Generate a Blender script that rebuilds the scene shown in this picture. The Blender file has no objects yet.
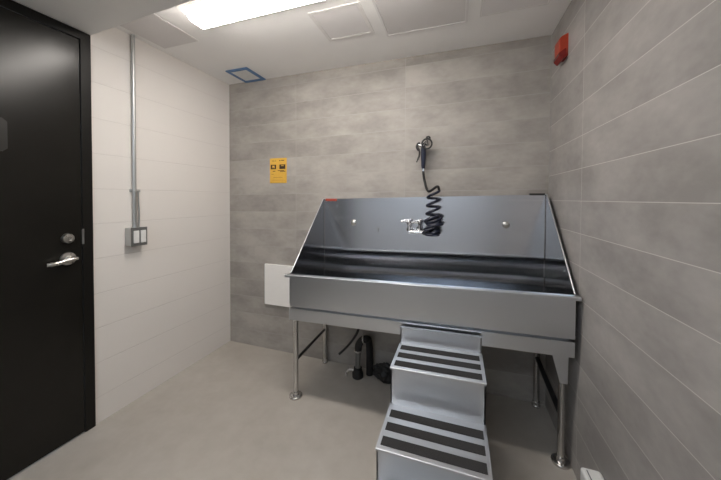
import bpy, bmesh, math, random
from mathutils import Vector, Matrix, noise
random.seed(7)
S = bpy.context.scene
C = S.collection
PI = math.pi

# ------------------------------------------------------------------ room figures (metres)
XL, XR, YB, H = -1.943, 0.5416, 2.061, 2.314
YR = -1.55                       # rear wall, behind the photographer

# ------------------------------------------------------------------ materials
def mat(name):
    m = bpy.data.materials.new(name); m.use_nodes = True
    nt = m.node_tree
    return m, nt, nt.nodes['Principled BSDF']
def N(nt, t, **k):
    n = nt.nodes.new(t)
    for a, v in k.items():
        if hasattr(n, a): setattr(n, a, v)
        else: n.inputs[a].default_value = v
    return n
def simple(name, col, rough=.5, metal=0., spec=.5, noise_amt=.04, nscale=30, bump=0.):
    m, nt, b = mat(name)
    b.inputs['Roughness'].default_value = rough
    b.inputs['Metallic'].default_value = metal
    b.inputs['Specular IOR Level'].default_value = spec
    tc = N(nt, 'ShaderNodeTexCoord')
    nz = N(nt, 'ShaderNodeTexNoise'); nz.inputs['Scale'].default_value = nscale; nz.inputs['Detail'].default_value = 3
    nt.links.new(tc.outputs['Object'], nz.inputs['Vector'])
    cr = N(nt, 'ShaderNodeValToRGB')
    c = Vector(col)
    cr.color_ramp.elements[0].position = .3; cr.color_ramp.elements[1].position = .7
    cr.color_ramp.elements[0].color = (*(c * (1 - noise_amt)), 1); cr.color_ramp.elements[1].color = (*(c * (1 + noise_amt)), 1)
    nt.links.new(nz.outputs['Fac'], cr.inputs['Fac']); nt.links.new(cr.outputs['Color'], b.inputs['Base Color'])
    if bump:
        bp = N(nt, 'ShaderNodeBump'); bp.inputs['Strength'].default_value = bump; bp.inputs['Distance'].default_value = .002
        nt.links.new(nz.outputs['Fac'], bp.inputs['Height']); nt.links.new(bp.outputs['Normal'], b.inputs['Normal'])
    return m
def steel(name, col=(.60, .61, .63), rough=.24, stretch=(1.5, 90, 90), bump=.02, aniso=0.):
    m, nt, b = mat(name)
    b.inputs['Metallic'].default_value = 1
    tc = N(nt, 'ShaderNodeTexCoord'); mp = N(nt, 'ShaderNodeMapping'); mp.inputs['Scale'].default_value = stretch
    nz = N(nt, 'ShaderNodeTexNoise'); nz.inputs['Scale'].default_value = 3; nz.inputs['Detail'].default_value = 4
    nt.links.new(tc.outputs['Object'], mp.inputs['Vector']); nt.links.new(mp.outputs['Vector'], nz.inputs['Vector'])
    mr = N(nt, 'ShaderNodeMapRange'); mr.inputs['To Min'].default_value = rough * (.8 if bump else .96); mr.inputs['To Max'].default_value = rough * (1.25 if bump else 1.05)
    nt.links.new(nz.outputs['Fac'], mr.inputs['Value']); nt.links.new(mr.outputs['Result'], b.inputs['Roughness'])
    bp = N(nt, 'ShaderNodeBump'); bp.inputs['Strength'].default_value = bump; bp.inputs['Distance'].default_value = .001
    nt.links.new(nz.outputs['Fac'], bp.inputs['Height']); nt.links.new(bp.outputs['Normal'], b.inputs['Normal'])
    b.inputs['Base Color'].default_value = (*col, 1)
    if aniso:
        b.inputs['Anisotropic'].default_value = aniso
        cx_ = N(nt, 'ShaderNodeCombineXYZ'); cx_.inputs[0 if stretch[0] < stretch[1] else 1].default_value = 1
        nt.links.new(cx_.outputs[0], b.inputs['Tangent'])
    return m
def tile(name, axis, u0, z0, row, slope, c1, c2, mortar, mort_w, x_ref=0.):
    """cement-look wall tile 0.9 x 0.15 m, stacked"""
    m, nt, b = mat(name); L = nt.links
    tc = N(nt, 'ShaderNodeTexCoord'); sp = N(nt, 'ShaderNodeSeparateXYZ'); L.new(tc.outputs['Object'], sp.inputs[0])
    u = N(nt, 'ShaderNodeMath', operation='SUBTRACT'); L.new(sp.outputs[axis], u.inputs[0]); u.inputs[1].default_value = u0
    zz = N(nt, 'ShaderNodeMath', operation='SUBTRACT'); L.new(sp.outputs[2], zz.inputs[0]); zz.inputs[1].default_value = z0
    sl = N(nt, 'ShaderNodeMath', operation='MULTIPLY_ADD'); L.new(sp.outputs[0], sl.inputs[0]); sl.inputs[1].default_value = -slope; L.new(zz.outputs[0], sl.inputs[2])
    cb = N(nt, 'ShaderNodeCombineXYZ'); L.new(u.outputs[0], cb.inputs[0]); L.new(sl.outputs[0], cb.inputs[1])
    br = N(nt, 'ShaderNodeTexBrick'); br.offset = 0; br.squash = 1
    br.inputs['Scale'].default_value = 1; br.inputs['Brick Width'].default_value = .9; br.inputs['Row Height'].default_value = row
    br.inputs['Mortar Size'].default_value = mort_w; br.inputs['Mortar Smooth'].default_value = .3
    br.inputs['Color1'].default_value = (.36, .36, .36, 1); br.inputs['Color2'].default_value = (.64, .64, .64, 1); br.inputs['Mortar'].default_value = (.5, .5, .5, 1)
    L.new(cb.outputs[0], br.inputs['Vector'])
    # clouds: streaky concrete, different on every row of tile
    fl = N(nt, 'ShaderNodeMath', operation='DIVIDE'); L.new(sl.outputs[0], fl.inputs[0]); fl.inputs[1].default_value = row
    fr = N(nt, 'ShaderNodeMath', operation='FLOOR'); L.new(fl.outputs[0], fr.inputs[0])
    sh = N(nt, 'ShaderNodeMath', operation='MULTIPLY'); L.new(fr.outputs[0], sh.inputs[0]); sh.inputs[1].default_value = 3.7
    cv = N(nt, 'ShaderNodeCombineXYZ'); L.new(u.outputs[0], cv.inputs[0]); L.new(zz.outputs[0], cv.inputs[1]); L.new(sh.outputs[0], cv.inputs[2])
    mp = N(nt, 'ShaderNodeMapping'); mp.inputs['Scale'].default_value = (1, 1.7, 1); L.new(cv.outputs[0], mp.inputs['Vector'])
    n1 = N(nt, 'ShaderNodeTexNoise'); n1.inputs['Scale'].default_value = 3.4; n1.inputs['Detail'].default_value = 5; n1.inputs['Roughness'].default_value = .55
    n2 = N(nt, 'ShaderNodeTexNoise'); n2.inputs['Scale'].default_value = 24; n2.inputs['Detail'].default_value = 4
    L.new(mp.outputs[0], n1.inputs['Vector']); L.new(mp.outputs[0], n2.inputs['Vector'])
    a1 = N(nt, 'ShaderNodeMath', operation='MULTIPLY_ADD'); L.new(n2.outputs['Fac'], a1.inputs[0]); a1.inputs[1].default_value = .25; L.new(n1.outputs['Fac'], a1.inputs[2])
    sb = N(nt, 'ShaderNodeSeparateColor'); L.new(br.outputs['Color'], sb.inputs[0])
    a2 = N(nt, 'ShaderNodeMath', operation='MULTIPLY_ADD'); L.new(sb.outputs[0], a2.inputs[0]); a2.inputs[1].default_value = .55; L.new(a1.outputs[0], a2.inputs[2])
    mr = N(nt, 'ShaderNodeMapRange'); mr.inputs['From Min'].default_value = .70; mr.inputs['From Max'].default_value = 1.10; L.new(a2.outputs[0], mr.inputs['Value'])
    cr = N(nt, 'ShaderNodeValToRGB'); cr.color_ramp.elements[0].color = (*c1, 1); cr.color_ramp.elements[1].color = (*c2, 1); L.new(mr.outputs[0], cr.inputs['Fac'])
    mx = N(nt, 'ShaderNodeMix', data_type='RGBA'); L.new(br.outputs['Fac'], mx.inputs[0]); L.new(cr.outputs['Color'], mx.inputs[6]); mx.inputs[7].default_value = (*mortar, 1)
    L.new(mx.outputs[2], b.inputs['Base Color'])
    b.inputs['Roughness'].default_value = .5; b.inputs['Specular IOR Level'].default_value = .35
    bp = N(nt, 'ShaderNodeBump'); bp.invert = True; bp.inputs['Strength'].default_value = .35; bp.inputs['Distance'].default_value = .0015
    L.new(br.outputs['Fac'], bp.inputs['Height']); L.new(bp.outputs['Normal'], b.inputs['Normal'])
    return m
def blockwork(name):
    m, nt, b = mat(name); L = nt.links
    tc = N(nt, 'ShaderNodeTexCoord'); sp = N(nt, 'ShaderNodeSeparateXYZ'); L.new(tc.outputs['Object'], sp.inputs[0])
    zz = N(nt, 'ShaderNodeMath', operation='SUBTRACT'); L.new(sp.outputs[2], zz.inputs[0]); zz.inputs[1].default_value = .1493
    cb = N(nt, 'ShaderNodeCombineXYZ'); L.new(sp.outputs[1], cb.inputs[0]); L.new(zz.outputs[0], cb.inputs[1])
    br = N(nt, 'ShaderNodeTexBrick'); br.offset = .5
    for k, v in (('Scale', 1), ('Brick Width', 40), ('Row Height', .2), ('Mortar Size', .0022), ('Mortar Smooth', .5)): br.inputs[k].default_value = v
    L.new(cb.outputs[0], br.inputs['Vector'])
    nz = N(nt, 'ShaderNodeTexNoise'); nz.inputs['Scale'].default_value = 90; nz.inputs['Detail'].default_value = 4; L.new(tc.outputs['Object'], nz.inputs['Vector'])
    h = N(nt, 'ShaderNodeMath', operation='MULTIPLY_ADD'); L.new(nz.outputs['Fac'], h.inputs[0]); h.inputs[1].default_value = -.12; L.new(br.outputs['Fac'], h.inputs[2])
    bp = N(nt, 'ShaderNodeBump'); bp.invert = True; bp.inputs['Strength'].default_value = .5; bp.inputs['Distance'].default_value = .003
    L.new(h.outputs[0], bp.inputs['Height']); L.new(bp.outputs['Normal'], b.inputs['Normal'])
    mx = N(nt, 'ShaderNodeMix', data_type='RGBA'); L.new(br.outputs['Fac'], mx.inputs[0])
    mx.inputs[6].default_value = (.80, .765, .73, 1); mx.inputs[7].default_value = (.72, .685, .65, 1)
    L.new(mx.outputs[2], b.inputs['Base Color']); b.inputs['Roughness'].default_value = .55
    return m
def concrete(name):
    m, nt, b = mat(name); L = nt.links
    tc = N(nt, 'ShaderNodeTexCoord')
    n1 = N(nt, 'ShaderNodeTexNoise'); n1.inputs['Scale'].default_value = 2.2; n1.inputs['Detail'].default_value = 6; n1.inputs['Roughness'].default_value = .6
    n2 = N(nt, 'ShaderNodeTexNoise'); n2.inputs['Scale'].default_value = 14; n2.inputs['Detail'].default_value = 6
    L.new(tc.outputs['Object'], n1.inputs['Vector']); L.new(tc.outputs['Object'], n2.inputs['Vector'])
    a = N(nt, 'ShaderNodeMath', operation='MULTIPLY_ADD'); L.new(n2.outputs['Fac'], a.inputs[0]); a.inputs[1].default_value = .35; L.new(n1.outputs['Fac'], a.inputs[2])
    mr = N(nt, 'ShaderNodeMapRange'); mr.inputs['From Min'].default_value = .4; mr.inputs['From Max'].default_value = .95; L.new(a.outputs[0], mr.inputs['Value'])
    cr = N(nt, 'ShaderNodeValToRGB'); cr.color_ramp.elements[0].color = (.40, .365, .32, 1); cr.color_ramp.elements[1].color = (.53, .495, .45, 1)
    L.new(mr.outputs[0], cr.inputs['Fac']); L.new(cr.outputs['Color'], b.inputs['Base Color'])
    rr = N(nt, 'ShaderNodeMapRange'); rr.inputs['To Min'].default_value = .32; rr.inputs['To Max'].default_value = .5; L.new(n1.outputs['Fac'], rr.inputs['Value']); L.new(rr.outputs[0], b.inputs['Roughness'])
    b.inputs['Specular IOR Level'].default_value = .4
    return m
def emit(name, col, s):
    m, nt, b = mat(name)
    b.inputs['Base Color'].default_value = (.9, .9, .9, 1)
    b.inputs['Emission Color'].default_value = (*col, 1); b.inputs['Emission Strength'].default_value = s
    return m
M = {}
M['tile_back'] = tile('cement tile back', 0, .54, .0115, .1495, .015, (.282, .262, .240), (.425, .397, .364), (.405, .38, .352), .0016)
M['tile_right'] = tile('cement tile right', 1, 1.57, .0829, .1513, 0, (.285, .270, .257), (.415, .394, .377), (.60, .575, .55), .0014)
M['block'] = blockwork('painted block')
M['concrete'] = concrete('polished concrete')
M['ceiling'] = simple('ceiling paint', (.94, .93, .92), .7, noise_amt=.015, nscale=4)
M['soffit'] = simple('soffit paint', (.88, .87, .85), .7, noise_amt=.015, nscale=4)
M['panel'] = simple('ceiling panel paint', (.83, .81, .81), .55, noise_amt=.02, nscale=6)
M['panel_dark'] = simple('flat ceiling grey', (.72, .70, .695), .6, noise_amt=.02, nscale=6)
M['panel_frame'] = simple('ceiling panel frame', (.82, .80, .785), .5)
M['door'] = simple('black door paint', (.0125, .0115, .0095), .25, spec=.28, noise_amt=.1, nscale=5)
M['frame'] = simple('black frame paint', (.010, .0092, .008), .38, spec=.22, noise_amt=.1, nscale=5)
M['satin'] = steel('satin nickel', (.62, .60, .57), .28, (20, 20, 20), .01)
M['steel'] = steel('brushed stainless', (.67, .69, .72), .28, (1.2, 60, 120), .0, .8)
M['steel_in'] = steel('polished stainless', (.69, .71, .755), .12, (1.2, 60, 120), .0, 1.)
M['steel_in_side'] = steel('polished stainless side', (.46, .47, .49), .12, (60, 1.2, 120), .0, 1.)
M['steel_side'] = steel('brushed stainless side', (.60, .61, .64), .30, (60, 1.2, 120), .0, .8)
M['steel_riser'] = steel('worn stainless riser', (.62, .63, .65), .40, (6, 60, 60), .01)
M['steel_tread'] = steel('diamond worn stainless', (.60, .60, .61), .36, (6, 60, 60), .05)
M['steel_basin_shade'] = steel('shade-darkened basin stainless', (.36, .365, .37), .11, (1.2, 60, 120), .0, 1.)  # same steel as the tub; the basin's shade is put into the colour
M['tube'] = steel('stainless tube', (.60, .59, .58), .22, (60, 60, 2), .02)
M['chrome'] = steel('chrome', (.66, .66, .67), .12, (10, 10, 10), .0)
M['conduit'] = steel('galvanised conduit', (.52, .53, .53), .38, (80, 80, 3), .02)
M['grip'] = simple('anti slip grit', (.028, .027, .028), .85, noise_amt=.5, nscale=500, bump=.6)
M['black'] = simple('black rubber', (.012, .012, .013), .5, noise_amt=.2)
M['navy'] = simple('navy hose', (.012, .015, .034), .28, noise_amt=.15)
M['white'] = simple('white plastic', (.78, .78, .77), .4, noise_amt=.01)
M['whitepanel'] = simple('white board', (.92, .90, .87), .5, noise_amt=.01)
M['red'] = simple('red plastic', (.42, .045, .016), .38, noise_amt=.05)
M['redlens'] = simple('dark red lens', (.20, .010, .008), .18, noise_amt=.05)
M['redtape'] = simple('red tape', (.36, .05, .03), .5)
M['yellow'] = simple('amber notice card', (.72, .42, .06), .55, noise_amt=.04, nscale=60)
M['ink'] = simple('dark brown ink', (.05, .025, .012), .7, noise_amt=.3, nscale=200)
M['inklight'] = simple('brown print', (.36, .19, .035), .7)
M['blue'] = simple('blue masking tape', (.11, .215, .40), .6, noise_amt=.06)
M['grille'] = simple('pale grille', (.80, .80, .79), .6)
M['bpaper'] = simple('switch insert', (.78, .78, .77), .4)
M['greyplate'] = simple('grey cover plate', (.17, .17, .165), .45, metal=.3)
M['pipe'] = simple('grey plastic pipe', (.16, .155, .145), .4)
M['lens'] = emit('lit diffuser', (1.0, .94, .875), 15.0)
M['lens_added'] = emit('added cool diffuser', (.88, .94, 1.0), 9.5)  # glow of the added lamp behind the camera
M['housing'] = simple('light housing enamel', (.78, .74, .70), .4, noise_amt=.01)
m, nt, b = mat('clear glass'); b.inputs['Transmission Weight'].default_value = 1; b.inputs['Roughness'].default_value = 0; b.inputs['IOR'].default_value = 1.45
M['glass'] = m

# ------------------------------------------------------------------ mesh helpers
def B(): return bmesh.new()
def add(dst, src):
    me = bpy.data.meshes.new('t'); src.to_mesh(me); src.free(); dst.from_mesh(me); bpy.data.meshes.remove(me); return dst
def box(bm, x0, x1, y0, y1, z0, z1, bev=0., seg=2, rot=None):
    t = B(); bmesh.ops.create_cube(t, size=1)
    for v in t.verts:
        v.co = Vector(((x0 + x1) / 2 + v.co.x * (x1 - x0), (y0 + y1) / 2 + v.co.y * (y1 - y0), (z0 + z1) / 2 + v.co.z * (z1 - z0)))
    if bev: bmesh.ops.bevel(t, geom=t.edges[:], offset=bev, segments=seg, profile=.5, affect='EDGES')
    if rot: bmesh.ops.transform(t, matrix=rot, verts=t.verts)
    return add(bm, t)
def prism(bm, pts, axis, a0, a1, bev=0.):
    """closed outline (2-D) extruded along an axis: 0 = x, 1 = y, 2 = z"""
    t = B()
    def P(p, a):
        return {0: (a, p[0], p[1]), 1: (p[0], a, p[1]), 2: (p[0], p[1], a)}[axis]
    v0 = [t.verts.new(P(p, a0)) for p in pts]; v1 = [t.verts.new(P(p, a1)) for p in pts]
    n = len(pts); t.faces.new(v0); t.faces.new(v1[::-1])
    for i in range(n): t.faces.new((v0[i], v1[i], v1[(i + 1) % n], v0[(i + 1) % n]))
    bmesh.ops.recalc_face_normals(t, faces=t.faces[:])
    if bev: bmesh.ops.bevel(t, geom=t.edges[:], offset=bev, segments=2, profile=.5, affect='EDGES')
    return add(bm, t)
def tube(bm, pts, r, n=12, caps=True):
    pts = [Vector(p) for p in pts]; t = B(); rings = []; up = None
    rr = r if isinstance(r, (list, tuple)) else [r] * len(pts)
    for i, p in enumerate(pts):
        d = (pts[min(i + 1, len(pts) - 1)] - pts[max(i - 1, 0)]).normalized()
        if up is None:
            up = Vector((0, 0, 1)) if abs(d.z) < .9 else Vector((1, 0, 0))
        s = d.cross(up)
        if s.length < 1e-5: s = d.cross(Vector((0, 1, 0)))
        s.normalize(); up = s.cross(d).normalized()
        rings.append([t.verts.new(p + rr[i] * (math.cos(2 * PI * k / n) * s + math.sin(2 * PI * k / n) * up)) for k in range(n)])
    for a, b_ in zip(rings, rings[1:]):
        for k in range(n): t.faces.new((a[k], a[(k + 1) % n], b_[(k + 1) % n], b_[k]))
    if caps: t.faces.new(rings[0][::-1]); t.faces.new(rings[-1])
    bmesh.ops.recalc_face_normals(t, faces=t.faces[:])
    return add(bm, t)
def lathe(bm, prof, o, axis=(0, 0, 1), n=24):
    """profile of (radius, height) turned about an axis through o"""
    t = B(); q = Vector((0, 0, 1)).rotation_difference(Vector(axis).normalized()); o = Vector(o); rings = []
    for r, h in prof:
        rings.append([t.verts.new(o + q @ Vector((r * math.cos(2 * PI * k / n), r * math.sin(2 * PI * k / n), h))) for k in range(n)])
    for a, b_ in zip(rings, rings[1:]):
        for k in range(n): t.faces.new((a[k], a[(k + 1) % n], b_[(k + 1) % n], b_[k]))
    t.faces.new(rings[0][::-1]); t.faces.new(rings[-1])
    bmesh.ops.recalc_face_normals(t, faces=t.faces[:])
    return add(bm, t)
def torus(bm, o, R, r, axis=(0, 1, 0), n=24, k=8, a0=0, a1=2 * PI):
    q = Vector((0, 0, 1)).rotation_difference(Vector(axis).normalized())
    pts = [Vector(o) + q @ Vector((R * math.cos(a0 + (a1 - a0) * i / n), R * math.sin(a0 + (a1 - a0) * i / n), 0)) for i in range(n + 1)]
    return tube(bm, pts, r, k)
def curve(ctrl, n=10):
    """Catmull-Rom through the control points"""
    P = [Vector(p) for p in ctrl]; P = [2 * P[0] - P[1]] + P + [2 * P[-1] - P[-2]]; out = []
    for i in range(1, len(P) - 2):
        for j in range(n):
            t = j / n; a, b_, c, d = P[i - 1:i + 3]
            out.append(.5 * ((2 * b_) + (c - a) * t + (2 * a - 5 * b_ + 4 * c - d) * t * t + (3 * b_ - a - 3 * c + d) * t ** 3))
    out.append(P[-2]); return out
def wloc(o):
    v = Vector((0, 0, 0))
    while o: v += o.location; o = o.parent
    return v
def obj(name, bm, m, parent=None, smooth=True, origin=None):
    me = bpy.data.meshes.new(name)
    off = wloc(parent) if parent else Vector((0, 0, 0))
    o = bpy.data.objects.new(name, me); C.objects.link(o)
    if parent is None and origin is not None:
        o.location = origin; off = Vector(origin)
    bmesh.ops.translate(bm, verts=bm.verts, vec=-off)
    bm.to_mesh(me); bm.free()
    me.materials.append(M[m])
    if parent: o.parent = parent
    if smooth:
        for p in me.polygons: p.use_smooth = True
        me.set_sharp_from_angle(angle=math.radians(48))
        wn = o.modifiers.new('weighted_normals', 'WEIGHTED_NORMAL'); wn.weight = 90; wn.keep_sharp = True
    return o
def tag(o, label=None, cat=None, group=None, kind=None):
    if label: o['label'] = label
    if cat: o['category'] = cat
    if group: o['group'] = group
    if kind: o['kind'] = kind
    return o
def thing(name, label, cat, loc, group=None, kind=None):
    o = bpy.data.objects.new(name, None); C.objects.link(o); o.location = loc; o.empty_display_size = .05
    return tag(o, label, cat, group, kind)
def struct(name, bm, m, label, cat, parent=None):
    return tag(obj(name, bm, m, parent, smooth=False), label, cat, kind='structure')

# ------------------------------------------------------------------ setting
struct('floor', box(B(), XL - .15, XR + .15, YR - .15, YB + .15, -.12, 0), 'concrete', 'beige polished concrete floor', 'floor')
struct('ceiling', box(B(), XL - .15, XR + .15, YR - .15, YB + .15, H, H + .12), 'ceiling', 'white painted ceiling over the wash room', 'ceiling')
struct('wall_back', box(B(), XL - .15, XR + .15, YB, YB + .15, 0, H), 'tile_back', 'grey cement tile wall behind the steel tub', 'wall')
struct('wall_right', box(B(), XR, XR + .15, YR - .15, YB, 0, H), 'tile_right', 'grey cement tile wall with pale grout right of the tub', 'wall')
DY0, DY1, DZ = .022, 1.033, 2.198       # outside of the door frame
w = B()
box(w, XL - .15, XL, DY1 - .012, YB, 0, H); box(w, XL - .15, XL, YR - .15, DY0 + .012, 0, H); box(w, XL - .15, XL, DY0 + .012, DY1 - .012, DZ - .012, H)
struct('wall_left', w, 'block', 'white painted block wall with the black door', 'wall')
WX0, WX1, WZ0, WZ1 = -1.4, .48, 1.86, 2.18
w = B()
box(w, XL, WX0, YR - .15, YR, 0, H); box(w, WX1, XR, YR - .15, YR, 0, H); box(w, WX0, WX1, YR - .15, YR, 0, WZ0); box(w, WX0, WX1, YR - .15, YR, WZ1, H)
M['rear'] = simple('cool white paint', (.80, .83, .87), .6, noise_amt=.01)
struct('wall_rear', w, 'rear', 'white painted wall with the added window behind the photographer', 'wall')
win = thing('added_window', 'added white framed window, unseen behind the photographer, for cool daylight', 'window', (-.3, YR - .07, WZ0), kind='structure')  # added unseen window, brings cool light onto floor and steel
f = B()
for a in ((WX0, WX0 + .05, WZ0, WZ1), (WX1 - .05, WX1, WZ0, WZ1), (WX0, WX1, WZ0, WZ0 + .05), (WX0, WX1, WZ1 - .05, WZ1), (-.44, -.39, WZ0, WZ1)):
    box(f, a[0], a[1], YR - .1, YR - .04, a[2], a[3], .004)
obj('window_frame', f, 'white', win)
obj('pane', box(B(), WX0 + .05, WX1 - .05, YR - .075, YR - .069, WZ0 + .05, WZ1 - .05), 'glass', win)
# lowered soffit along the door side of the room
SZ = 2.2
s = B(); prism(s, [(XL, YR), (XR, YR), (XR, .93), (XL, 1.036)], 2, SZ, H)
struct('trim_1', s, 'soffit', 'lowered grey soffit level with the top of the black door', 'soffit')

# ------------------------------------------------------------------ door
door = thing('door_1', 'black flush metal door in a black frame on the left wall', 'door', (XL, .53, 0), kind='structure')
fr = B(); FX0, FX1 = XL - .14, XL + .012
box(fr, FX0, FX1, DY1 - .048, DY1, 0, DZ, .003); box(fr, FX0, FX1, DY0, DY0 + .048, 0, DZ, .003); box(fr, FX0, FX1, DY0 + .044, DY1 - .044, DZ - .046, DZ, .003)
dfr = obj('door_frame', fr, 'frame', door)
sp_ = B(); box(sp_, XL - .02, XL + .0135, DY1 - .0515, DY1 - .042, 1.045, 1.128, .001)
tag(obj('strike_plate', sp_, 'satin', dfr), 'satin metal strike plate on the black frame')
lf = B(); box(lf, XL - .04, XL + .009, DY0 + .051, DY1 - .051, .008, DZ - .049, .0015)
leaf = obj('door_leaf', lf, 'door', door)
LX = XL + .009
lv = B()
lathe(lv, [(.0, 0), (.032, 0), (.034, .004), (.032, .011), (.016, .014), (.0135, .018), (.0135, .042), (0, .044)], (LX, .920, .978), (1, 0, 0))
tube(lv, curve([(LX + .046, .940, .979), (LX + .047, .92, .978), (LX + .046, .885, .973), (LX + .044, .85, .967), (LX + .034, .826, .966)]), [.008] * 10 + [.0115] * 8 + [.0105] * 18 + [.009] * 5)
tag(obj('lever_handle', lv, 'satin', leaf), 'satin metal lever handle')
db = B(); lathe(db, [(0, 0), (.026, 0), (.027, .006), (.023, .017), (.012, .019), (.011, .015), (0, .015)], (LX, .920, 1.084), (1, 0, 0))
box(db, LX + .014, LX + .0175, .9185, .9215, 1.077, 1.091)
tag(obj('deadbolt', db, 'satin', leaf), 'round satin metal deadbolt cylinder')
pl = B(); prism(pl, [(y, z) for y, z in [(.63, 1.505), (.70, 1.505), (.716, 1.52), (.716, 1.640), (.70, 1.655), (.63, 1.655), (.615, 1.64), (.615, 1.52)]], 0, LX, LX + .003)
M['plaque'] = simple('dark plaque', (.015, .014, .012), .34, noise_amt=.1)
tag(obj('door_plaque', pl, 'plaque', leaf), 'dark rounded plaque')

d2 = thing('added_door', 'added plain black door, unseen behind the photographer, darkening the tub reflection', 'door', (XL, -.7, 0), kind='structure')  # added unseen door, gives the splash back something dark to reflect
f = B(); box(f, XL, XL + .015, -1.2, -1.15, 0, 2.15, .003); box(f, XL, XL + .015, -.2, -.15, 0, 2.15, .003); box(f, XL, XL + .015, -1.15, -.2, 2.1, 2.15, .003); obj('door_frame', f, 'frame', d2)
l2 = obj('door_leaf', box(B(), XL, XL + .006, -1.147, -.203, .01, 2.097, .002), 'door', d2)
f = B(); lathe(f, [(0, 0), (.03, 0), (.03, .008), (.012, .012), (.012, .045), (0, .046)], (XL + .006, -.27, .98), (1, 0, 0)); tube(f, [(XL + .046, -.27, .98), (XL + .046, -.38, .975)], .009, 10); obj('lever_handle', f, 'satin', l2)

# ------------------------------------------------------------------ conduit and switch box
eb = thing('switch_box', 'grey surface switch box hanging from a galvanised conduit on white wall', 'switch box', (XL, 1.25, 1.0))
BX = XL + .058
bx = B(); box(bx, XL, BX, 1.199, 1.290, 1.001, 1.112, .004); obj('box', bx, 'conduit', eb)
cv = B()
Y0, Y1, Z0, Z1 = 1.197, 1.292, .999, 1.114
box(cv, BX, BX + .005, Y0, Y1, Z0, Z1, .002)
cov = obj('cover_plate', cv, 'greyplate', eb)
for yc in (1.2245, 1.2655):
    q = B(); box(q, BX + .004, BX + .0105, yc - .0155, yc + .0155, 1.018, 1.095, .002); tag(obj('rocker', q, 'bpaper', cov), 'white rocker')
cd = B(); tube(cd, [(XL + .014, 1.249, 1.11), (XL + .014, 1.249, 1.3), (XL + .014, 1.249, H)], .0105, 16)
cond = obj('conduit', cd, 'conduit', eb)
cp = B(); lathe(cp, [(.0, 0), (.015, 0), (.015, .008), (.013, .012), (.013, .03), (0, .031)], (XL + .016, 1.249, 1.112)); obj('connector', cp, 'conduit', cond)
st = B(); box(st, XL, XL + .004, 1.228, 1.292, 1.334, 1.352, .001); torus(st, (XL + .013, 1.249, 1.343), .0125, .003, (0, 0, 1)); lathe(st, [(0, 0), (.006, 0), (.006, .006), (0, .008)], (XL + .004, 1.275, 1.343), (1, 0, 0), 10)
obj('strap', st, 'conduit', cond)
ca = B(); tube(ca, curve([(XL + .012, 1.272, 1.338), (XL + .012, 1.274, 1.28), (XL + .014, 1.277, 1.19), (XL + .018, 1.271, 1.11)]), .0042, 8); obj('cable', ca, 'conduit', eb)

# ------------------------------------------------------------------ ceiling light
LZ = 2.236
lx0, lx1 = -1.345, -.12
cl = thing('ceiling_light', 'long fluorescent ceiling light with a glowing diffuser', 'light', ((lx0 + lx1) / 2, 1.17, H))
h = B(); prism(h, [(1.090, H), (1.098, 2.270), (1.284, 2.270), (1.292, H)], 0, lx0 - .025, lx1 + .025, .002); obj('housing', h, 'housing', cl)
ln = B(); prism(ln, [(y + .022, z) for y, z in [(1.106, 2.272), (1.110, 2.256), (1.126, 2.241), (1.142, LZ), (1.204, LZ), (1.220, 2.241), (1.234, 2.256), (1.238, 2.272)]], 0, lx0, lx1)
tag(obj('diffuser', ln, 'lens', cl), 'glowing diffuser of the added light')

h2 = thing('ceiling_light', 'added fluorescent ceiling light, unseen on the soffit behind the photographer', 'light', (-.7, -.6, SZ))  # added unseen lamp, brightens the rear wall and the room
h = B(); prism(h, [(-.655, SZ), (-.660, SZ - .04), (-.54, SZ - .04), (-.545, SZ)], 0, -1.335, -.065, .002); obj('housing', h, 'housing', h2)
ln = B(); prism(ln, [(-.667, SZ - .038), (-.667, SZ - .06), (-.64, SZ - .078), (-.56, SZ - .078), (-.533, SZ - .06), (-.533, SZ - .038)], 0, -1.31, -.09)
tag(obj('diffuser', ln, 'lens_added', h2), 'glowing diffuser of the added light')

# ------------------------------------------------------------------ ceiling panels
def ceil_panel(name, label, cat, x0, x1, y0, y1, fw, dz, fm, pm, group=None, bev=.002, inset=True):
    t = thing(name, label, cat, ((x0 + x1) / 2, (y0 + y1) / 2, H), group)
    f = B()
    if inset:
        box(f, x0, x1, y0, y0 + fw, H - dz, H, bev); box(f, x0, x1, y1 - fw, y1, H - dz, H, bev)
        box(f, x0, x0 + fw, y0 + fw, y1 - fw, H - dz, H, bev); box(f, x1 - fw, x1, y0 + fw, y1 - fw, H - dz, H, bev)
        obj('frame', f, fm, t)
        obj('panel', box(B(), x0 + fw + .003, x1 - fw - .003, y0 + fw + .003, y1 - fw - .003, H - dz * .55, H), pm, t)
    return t
ceil_panel('access_panel', 'square pale access panel in the ceiling right of the light', 'access panel', -.789, -.487, 1.405, 1.696, .02, .003, 'panel_frame', 'panel', bev=0)
ceil_panel('exhaust_grille', 'wide grey ceiling panel between the two paler ones', 'ceiling panel', -.423, .046, 1.30, 1.757, .012, .0035, 'panel', 'panel_dark', bev=0)
ceil_panel('access_panel', 'pale ceiling panel nearest the red alarm corner', 'access panel', .108, .44, 1.42, 1.732, .006, .003, 'panel_frame', 'panel')
pn = B(); box(pn, -1.888, -1.588, 1.12, 1.424, H - .005, H, .002)  # flat darker grey rectangle set on the ceiling
tag(obj('ceiling_patch', pn, 'panel_dark', origin=(-1.738, 1.27, H)), 'plain grey rectangle on the ceiling beside the conduit', 'ceiling panel')
vt = thing('ceiling_vent', 'small ceiling vent edged with blue tape in the back left corner', 'vent', (-1.656, 1.94, H))
g = B(); x0, x1, y0, y1 = -1.758, -1.552, 1.824, 2.057
for i in range(9):
    yy = y0 + .03 + i * .0195; box(g, x0 + .022, x1 - .022, yy, yy + .013, H - .007, H - .001)
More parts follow.
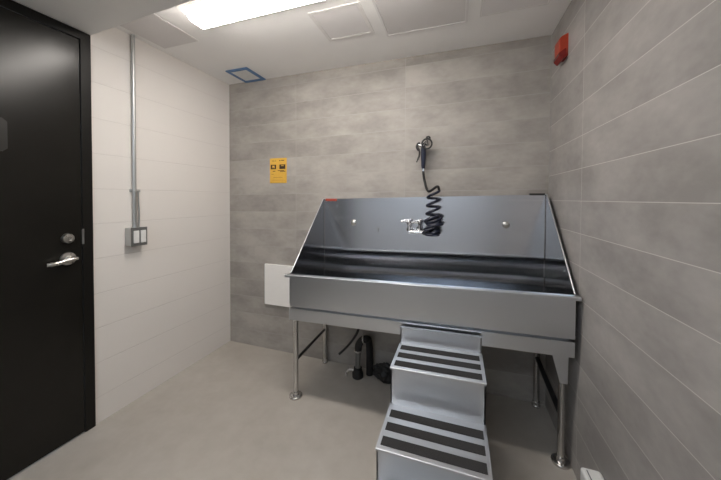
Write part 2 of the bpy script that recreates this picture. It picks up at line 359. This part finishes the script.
box(g, x0 + .02, x1 - .02, y0 + .02, y1 - .02, H - .003, H)
obj('grille', g, 'grille', vt)
tp = B(); tw = .026
box(tp, x0, x1, y0, y0 + tw, H - .0095, H - .0005, .001); box(tp, x0, x1, y1 - tw, y1, H - .0095, H - .0005, .001)
box(tp, x0, x0 + tw, y0 + tw, y1 - tw, H - .0093, H - .0005, .001); box(tp, x1 - tw, x1, y0 + tw, y1 - tw, H - .0093, H - .0005, .001)
tag(obj('tape', tp, 'blue', vt), 'blue masking tape')

# ------------------------------------------------------------------ wall things
al = thing('fire_alarm', 'red fire alarm sounder high on the right tiled wall', 'fire alarm', (XR, 1.82, 2.1))
a = B(); prism(a, [(XR + .004, 2.175), (XR - .028, 2.160), (XR - .040, 2.148), (XR - .040, 2.072), (XR - .026, 2.050), (XR + .004, 2.055)], 1, 1.772, 1.852, .004); obj('housing', a, 'red', al)
a = B(); prism(a, [(XR - .010, 2.094), (XR - .043, 2.072), (XR - .043, 2.056), (XR - .026, 2.036), (XR - .006, 2.052)], 1, 1.766, 1.858, .003); tag(obj('lens', a, 'redlens', al), 'dark red faceted lens')

sg = thing('notice_sign', 'small amber notice with two dark pictures on the grey tile wall', 'sign', (-1.43, YB, 1.535))
SX0, SX1, SZ0, SZ1, SY = -1.512, -1.348, 1.428, 1.637, YB - .004
obj('card', box(B(), SX0, SX1, SY, YB, SZ0, SZ1, .0008), 'yellow', sg)
SW = SX1 - SX0
def mark(bm, u0, u1, v0, v1, d=.0006): box(bm, SX0 + u0 * SW, SX0 + u1 * SW, SY - d, SY + .0004, SZ1 - v1 * (SZ1 - SZ0), SZ1 - v0 * (SZ1 - SZ0))
for n, (u0, u1) in enumerate(((.06, .38), (.58, .93))):
    pr = B(); mark(pr, u0, u1, .26, .295); mark(pr, u0, u1, .405, .44); mark(pr, u0, u0 + .09, .26, .44); mark(pr, u1 - .09, u1, .26, .44)
    if n: mark(pr, .66, .86, .325, .415)
    else: mark(pr, .17, .24, .37, .42)
    obj('picture', pr, 'ink', sg, smooth=False)
pr = B()
for u0, u1, v0, v1 in ((.14, .26, .10, .118), (.29, .38, .10, .118), (.57, .64, .085, .12), (.68, .86, .085, .112), (.18, .33, .51, .535), (.48, .86, .49, .515), (.62, .92, .525, .55)): mark(pr, u0, u1, v0, v1)
tag(obj('heading_print', pr, 'ink', sg, smooth=False), kind='stuff')
pr = B()
for u0, u1, v0, v1 in ((.10, .24, .645, .66), (.22, .50, .77, .785), (.52, .76, .765, .78), (.12, .86, .88, .888)): mark(pr, u0, u1, v0, v1)
obj('print_lines', pr, 'inklight', sg, smooth=False)

wb = B(); box(wb, -1.558, -1.19, YB - .018, YB, .392, .737, .002)
tag(obj('wall_panel', wb, 'whitepanel', origin=(-1.37, YB, .39)), 'white square panel on the back wall, half behind the tub', 'wall panel')

ub = thing('wall_box', 'white rounded box low on the right wall at the bottom right corner', 'wall box', (XR, 1.2, .04))
u = B(); box(u, .472, XR, 1.10, 1.335, .04, .246, .012, 4); obj('body', u, 'white', ub)
u = B(); box(u, .4885, .4915, 1.11, 1.318, 0.2455, .2468); tag(obj('slot', u, 'navy', ub), 'thin dark seam')

# ------------------------------------------------------------------ wash tub
tub = thing('wash_tub', 'brushed stainless steel pet wash tub with tall splash sides on four legs', 'wash tub', (-.24, 1.78, 0))
TL = .023
def T(bm):
    for v in bm.verts:
        if v.co.z > .3: v.co.z += TL * (v.co.x + .24) * min(1, (v.co.z - .3) / .2)
    return bm
tx0, tx1 = -.985, .520
yf, yb = 1.532, 2.012
RT = .846                     # rim height
BT = 1.3125                   # top of the splash back
# splash back, with its coved foot
p = B(); prism(p, [(yb, BT), (yb + .03, BT), (yb + .03, .655), (yb - .05, .655)] + [(yb - .05 + .05 * math.sin(a * PI / 16), .705 - .05 * math.cos(a * PI / 16)) for a in range(1, 9)], 0, tx0, tx1); T(p)
back = obj('splash_back', p, 'steel_in', tub, smooth=False)
for i, xx in enumerate((tx0, tx1 - .008)):
    p = B()
    prism(p, [(yf + .004, .66), (yf + .004, RT), (yf + .02, RT + .012), (yb - .012, BT), (yb + .03, BT), (yb + .03, .66)], 0, xx, xx + .008); T(p)
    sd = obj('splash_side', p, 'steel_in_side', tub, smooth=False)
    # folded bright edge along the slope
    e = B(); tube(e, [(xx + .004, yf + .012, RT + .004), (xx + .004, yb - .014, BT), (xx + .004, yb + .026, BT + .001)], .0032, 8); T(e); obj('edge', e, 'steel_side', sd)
p = B(); prism(p, [(yf, RT - .012), (yf + .010, RT - .012), (yf + .010, .69), (yf + .02, .668), (yf + .04, .658), (yf + .04, .645), (yf, .645)], 0, tx0 + .004, tx1 - .004); T(p)
fp = obj('front_panel', p, 'steel', tub, smooth=False)
p = B(); prism(p, [(yf + .0104, RT - .014), (yf + .0118, RT - .014), (yf + .0118, .69), (yf + .0104, .69)], 0, tx0 + .008, tx1 - .008); T(p); obj('inner_face', p, 'steel_basin_shade', fp)
p = B(); prism(p, [(yf + .03, .660), (yb - .03, .656), (yb - .03, .640), (yf + .03, .640)], 0, tx0 + .004, tx1 - .004); T(p); obj('basin_floor', p, 'steel_basin_shade', tub)
p = B(); prism(p, [(yf - .018, RT - .018), (yf - .018, RT - .004), (yf - .012, RT), (yf + .012, RT), (yf + .016, RT - .006), (yf + .012, RT - .012), (yf + .006, RT - .018)], 0, tx0 - .022, tx1 + .012, .0015); T(p)
obj('rim', p, 'steel', tub)
# support frame under the basin
RZ0, RZ1 = .556, .628
p = B(); prism(p, [(yf + .008, RZ0), (yf + .008, RZ1), (yf + .04, RZ1), (yf + .04, RZ1 - .006), (yf + .014, RZ1 - .006), (yf + .014, RZ0)], 0, tx0 - .006, tx1 - .002); T(p)
box_b = B(); box(box_b, tx0 + .01, tx1 - .02, yb - .02, yb + .02, RZ0, RZ1); T(box_b)
obj('frame_rail', p, 'steel', tub, smooth=False); obj('frame_rail', box_b, 'steel', tub)
for xx in (tx0 + .0, tx1 - .024):
    q = B(); box(q, xx, xx + .02, yf + .02, yb - .02, RZ0, RZ1); T(q); obj('frame_rail', q, 'steel_side', tub)
p = B(); box(p, tx0 + .015, tx1 - .015, yf + .045, yb - .02, RZ1 - .002, .645); T(p); obj('deck', p, 'steel', tub)
legs = [(-.990, 1.618, .043), (.4985, 1.632, .042), (-.980, 2.034, .025), (.484, 2.034, .025)]
for x, y, fr_ in legs:
    top = RZ0 + TL * (x + .24) + .01
    q = B(); tube(q, [(x, y, .012), (x, y, .3), (x, y, top)], .0165, 16)
    lg = obj('leg', q, 'tube', tub)
    q = B(); lathe(q, [(0, 0), (fr_ - .001, 0), (fr_, .004), (fr_ - .001, .010), (fr_ - .004, .013), (.0215, .015), (.0205, .034), (0, .035)], (x, y, 0)); obj('foot', q, 'tube', lg)
q = B(); prism(q, [(.440, .572), (.516, .572), (.514, .41), (.482, .41)], 1, 1.604, 1.610, .001); obj('gusset', q, 'steel', tub)
q = B(); tube(q, [(-.990, 1.618, .240), (-.980, 2.034, .265)], .0095, 10); tag(obj('brace', q, 'black', tub), 'black brace rod, thickened with the wall shadow')
q = B(); tube(q, [(.4985, 1.632, .235), (.484, 2.034, .31)], .014, 10); tag(obj('brace', q, 'black', tub), 'black brace rod, thickened with the wall shadow')  # rod made thicker to take in the shadow on the wall
for x in (tx0 + .0095, tx1 - .0095):
    q = B(); tube(q, [(x, yb - .001, .70), (x, yb - .001, 1.0), (x, yb - .001, BT)], .0022, 6); T(q); obj('weld_seam', q, 'tube', back)
# coloured strips on the top corners
zt = lambda x: BT + TL * (x + .24)
q = B(); box(q, -.966, -.872, yb - .003, yb + .0, zt(-.92) - .017, zt(-.92) + .0015, .0005); tag(obj('corner_strip', q, 'redtape', back), 'red strip')
q = B(); box(q, .425, .508, yb - .003, yb + .02, zt(.47) - .004, zt(.47) + .0085, .0005); tag(obj('corner_strip', q, 'black', back), 'black strip')
for x, z in ((-.734, 1.119), (.2955, 1.137)):
    q = B(); lathe(q, [(0, 0), (.021, 0), (.022, .003), (.016, .006), (.009, .008), (.008, .018), (0, .019)], (x, yb, z), (0, -1, 0))
    torus(q, (x, yb - .018, z - .006), .0125, .0032, (0, 1, .25))
    tag(obj('tether_ring', q, 'satin', back), 'round steel tether ring')
q = B(); box(q, -.565, -.53, yb - .005, yb, 1.082, 1.087, .001); box(q, -.545, -.541, yb - .006, yb, 1.055, 1.084, .001); obj('hook', q, 'chrome', back)  # small raised T-shaped mark on the splash back

# ------------------------------------------------------------------ tap on the splash back
fy = yb - .055
tap = thing('wall_tap', 'chrome twin handle tap on the splash back beside the coiled hose', 'tap', (-.265, yb, 1.07))
q = B()
tube(q, curve([(-.312, yb, 1.085), (-.312, fy + .012, 1.085), (-.306, fy, 1.078), (-.29, fy, 1.074)], 6), .009, 12)
tube(q, [(-.315, fy, 1.073), (-.27, fy, 1.073), (-.19, fy, 1.073)], .0105, 14)
tube(q, [(-.245, yb, 1.09), (-.245, fy, 1.09), (-.245, fy - .005, 1.078)], .0095, 12)
lathe(q, [(0, 0), (.023, 0), (.022, .006), (.013, .010), (0, .010)], (-.312, yb, 1.085), (0, -1, 0)); lathe(q, [(0, 0), (.023, 0), (.022, .006), (.013, .010), (0, .010)], (-.245, yb, 1.09), (0, -1, 0))
obj('body', q, 'chrome', tap)
for x, zb, zh in ((-.312, 1.078, 1.142), (-.238, 1.078, 1.136)):
    q = B(); lathe(q, [(0, 0), (.011, 0), (.0095, .012), (.0085, .04), (.012, .05), (.0155, .058), (.0155, .070), (.009, .078), (0, .079)], (x, fy, zb))
    tube(q, [(x, fy, zh), (x - .03, fy - .006, zh + .003), (x - .054, fy - .01, zh + .002)], [.0075, .0062, .0072], 10); obj('handle', q, 'chrome', tap)

# ------------------------------------------------------------------ spray hose
HY = YB - .06
sh = thing('spray_hose', 'navy coiled spray hose with a trigger sprayer hanging above the tub', 'spray hose', (-.2, HY, 1.05))
pts = []
cx, cy, cz = -.160, fy - .012, 1.075
# bunched coils
nb = 8
for i in range(nb * 18 + 1):
    a = 2 * PI * i / 18; k = i / (nb * 18)
    wob = .012 * math.sin(a * .37 + 1) + .006 * math.sin(a * .9)
    R_ = .045 + .006 * math.sin(a * .23)
    pts.append((cx + R_ * math.cos(a) + .014 * k + wob, cy - .002 + R_ * .8 * math.sin(a), cz - .018 + .118 * k + .020 * math.sin(a * .61 + .5) + .010 * math.cos(a)))
z1 = pts[-1][2]
nl = 3
for i in range(1, nl * 18 + 1):
    a = 2 * PI * i / 18; k = i / (nl * 18)
    pts.append((cx + .008 + .004 * k + .042 * math.cos(a) * (1 - .12 * k), cy - .002 + .034 * math.sin(a), z1 + (.165) * k + .008 * math.cos(a)))
q = B(); tube(q, [(-.195, fy, 1.073), (-.17, fy - .01, 1.068)] + pts, .0088, 8); obj('coil', q, 'navy', sh)
e = pts[-1]
q = B(); tube(q, curve([e, (e[0] - .012, cy - .03, e[2] + .028), (e[0] - .07, cy + .0, e[2] - .002), (-.212, HY, 1.42), (-.221, HY, 1.47), (-.222, HY, 1.50)]), .0085, 10); obj('lead_hose', q, 'black', sh)
hd = B(); lathe(hd, [(0, 0), (.0115, .0), (.0125, .01), (.0135, .02), (.0170, .07), (.0180, .13), (.0150, .153), (0, .155)], (-.2225, HY, 1.508)); grip = obj('grip', hd, 'navy', sh)
q = B(); lathe(q, [(0, 0), (.011, 0), (.0105, .018), (0, .019)], (-.222, HY, 1.49)); tag(obj('collar', q, 'chrome', grip), 'silver collar')
q = B(); tube(q, curve([(-.226, HY, 1.650), (-.226, HY, 1.664), (-.219, HY - .002, 1.676), (-.206, HY - .006, 1.680)], 6), [.0135] * 6 + [.0145] * 6 + [.016] * 7, 12)
lathe(q, [(0, 0), (.014, 0), (.021, .012), (.021, .022), (.015, .025), (0, .025)], (-.206, HY - .006, 1.679), (.75, -.6, .05)); lathe(q, [(0, 0), (.009, 0), (.009, .03), (0, .03)], (-.228, HY - .004, 1.662), (-1, 0, .35), 12)
head = obj('spray_head', q, 'chrome', sh)
q = B(); tube(q, curve([(-.246, HY - .006, 1.685), (-.262, HY - .006, 1.676), (-.263, HY - .007, 1.652), (-.249, HY - .007, 1.627), (-.249, HY - .006, 1.60), (-.258, HY - .006, 1.575), (-.268, HY - .006, 1.552)]), [.0075] * 14 + [.010] * 14 + [.006] * 25 + [.004] * 8, 8); obj('trigger', q, 'black', sh)
hk = B(); torus(hk, (-.197, HY - .026, 1.672), .033, .0058, (.05, 1, .1), 28, 8); tube(hk, curve([(-.197, HY - .026, 1.704), (-.197, HY - .012, 1.722), (-.197, YB - .02, 1.726), (-.197, YB, 1.726)], 6), .006, 10)
lathe(hk, [(0, 0), (.018, 0), (.017, .004), (0, .005)], (-.197, YB, 1.726), (0, -1, 0), 16)
tag(obj('wall_hook', hk, 'black', origin=(-.192, YB, 1.692)), 'black ring hook on the tile wall holding the sprayer', 'hook')

# ------------------------------------------------------------------ steps
STP = thing('step_stool', 'stainless steel steps with black grip strips in front of the tub', 'steps', (-.08, 1.25, 0))
sx0, sx1 = -.281, .122
levels = [(.180, .78, 1.05), (.357, 1.025, 1.28), (.530, 1.268, 1.522)]    # height, front, back of each tread
def rotm(bm): return T(bm)
prof = [(.79, 0), (.79, .175), (1.035, .175), (1.035, .352), (1.278, .352), (1.278, .525), (1.510, .525), (1.510, .612), (1.522, .612), (1.522, 0)]
for xx in (sx0, sx1 - .006):
    q = B(); prism(q, prof, 0, xx, xx + .006); obj('side_panel', rotm(q), 'steel_side', STP)
zprev = 0
for z, y0, y1 in levels:
    yfr = y0 + .008
    q = B(); box(q, sx0 + .006, sx1 - .006, yfr, yfr + .004, zprev, z - .008); obj('riser', rotm(q), 'steel_riser', STP)
    q = B(); prism(q, [(y0, z - .010), (y0, z - .003), (y0 + .003, z), (y1, z), (y1, z - .006), (y0 + .01, z - .010)], 0, sx0 - .002, sx1 + .002); td = obj('tread', rotm(q), 'steel_tread', STP)
    d = y1 - y0
    for k in range(3):
        ya = y0 + .020 + k * (d - .03) / 3 + .0; 
        q = B(); box(q, sx0 + .012, sx1 - .012, ya, ya + .044, z - .0003, z + .0012, .0004); tag(obj('grip_strip', rotm(q), 'grip', td), 'black anti-slip strip')
    zprev = z
q = B(); box(q, sx0 + .006, sx1 - .006, 1.508, 1.512, .53, .612); obj('riser', rotm(q), 'steel_riser', STP)
q = B(); box(q, sx0 - .002, sx1 + .002, 1.5081, 1.522, .610, .6125); obj('top_edge', rotm(q), 'steel_tread', STP)

# ------------------------------------------------------------------ plumbing under the tub
DR = thing('drain_pipe', 'grey and black drain pipe standing on the floor under the tub', 'drain pipe', (-.66, 1.945, 0))
q = B(); tube(q, [(-.673, 1.945, .05), (-.673, 1.945, .12), (-.671, 1.945, .195)], .0195, 16); obj('pipe', q, 'pipe', DR)
q = B(); tube(q, curve([(-.671, 1.945, .19), (-.667, 1.945, .235), (-.64, 1.945, .275), (-.612, 1.947, .285), (-.602, 1.97, .27), (-.60, 1.995, .2), (-.60, 2.0, .09), (-.60, 2.0, .0)], 8), .026, 14); tag(obj('trap', q, 'black', DR), 'black curved trap')
q = B(); lathe(q, [(0, 0), (.04, 0), (.041, .03), (.032, .045), (.03, .068), (0, .07)], (-.673, 1.945, 0)); tag(obj('base', q, 'black', DR), 'black base fitting')
for o_, r_, a_ in (((-.671, 1.945, .192), .0255, (0, 0, 1)), ((-.628, 1.946, .283), .027, (1, 0, .2))):
    q = B(); torus(q, o_, r_, .0055, a_); tag(obj('clamp', q, 'satin', DR), 'metal clamp')
q = B(); lathe(q, [(0, 0), (.013, 0), (.013, .035), (.018, .037), (.018, .046), (0, .047)], (-.695, 1.945, .045), (-1, -.3, .1), 12); tube(q, [(-.74, 1.93, .05), (-.755, 1.92, .025), (-.75, 1.915, .008)], .008, 8); tag(obj('valve', q, 'satin', DR), 'small metal valve')
hs = B(); tube(hs, curve([(-.655, 1.93, .58), (-.655, 1.93, .42), (-.668, 1.93, .345), (-.71, 1.93, .27), (-.765, 1.93, .20), (-.812, 1.925, .152)]), .0085, 10)
hs_o = tag(obj('drain_hose', hs, 'black', origin=(-.655, 1.93, .58)), 'thin black hose dangling under the tub left of the drain', 'hose')
bg = B(); bmesh.ops.create_icosphere(bg, subdivisions=4, radius=1)
for v in bg.verts:
    n = noise.noise(v.co * 2.1) * .30 + abs(noise.noise(v.co * 5.3 + Vector((3, 1, 2)))) * .34
    v.co *= .86 + n
    v.co = Vector((-.455 + v.co.x * .105, 1.965 + v.co.y * .058, max(.0, .062 + v.co.z * .066)))
tag(obj('bundle', bg, 'black', origin=(-.455, 1.965, 0)), 'black crumpled bundle on the floor behind the steps', 'bundle')

# ------------------------------------------------------------------ light
W = bpy.data.worlds.new('World'); S.world = W; W.use_nodes = True
W.node_tree.nodes['Background'].inputs[0].default_value = (.72, .84, 1, 1); W.node_tree.nodes['Background'].inputs[1].default_value = 2.5
# ------------------------------------------------------------------ camera
cam = bpy.data.cameras.new('camera'); co = bpy.data.objects.new('camera', cam); C.objects.link(co)
F, PX, PY = 285.25, 360.5, 204.1
cam.sensor_fit = 'HORIZONTAL'; cam.sensor_width = 36; cam.lens = F * 36 / 721
cam.shift_x = (360.5 - PX) / 721; cam.shift_y = -(240 - PY) / 721; cam.clip_start = .02
yaw, pitch, roll = .3263, .0195, .0046
fwd = Vector((-math.sin(yaw) * math.cos(pitch), math.cos(yaw) * math.cos(pitch), -math.sin(pitch)))
r0 = Vector((math.cos(yaw), math.sin(yaw), 0)); u0 = r0.cross(fwd)
r = math.cos(roll) * r0 + math.sin(roll) * u0; u = -math.sin(roll) * r0 + math.cos(roll) * u0
co.matrix_world = Matrix(((r.x, u.x, -fwd.x, 0), (r.y, u.y, -fwd.y, 0), (r.z, u.z, -fwd.z, 1.3003), (0, 0, 0, 1)))
S.camera = co
vs = S.view_settings
vs.view_transform = 'Standard'; vs.look = 'None'; vs.gamma = 1; vs.use_curve_mapping = False; vs.exposure = 1.23
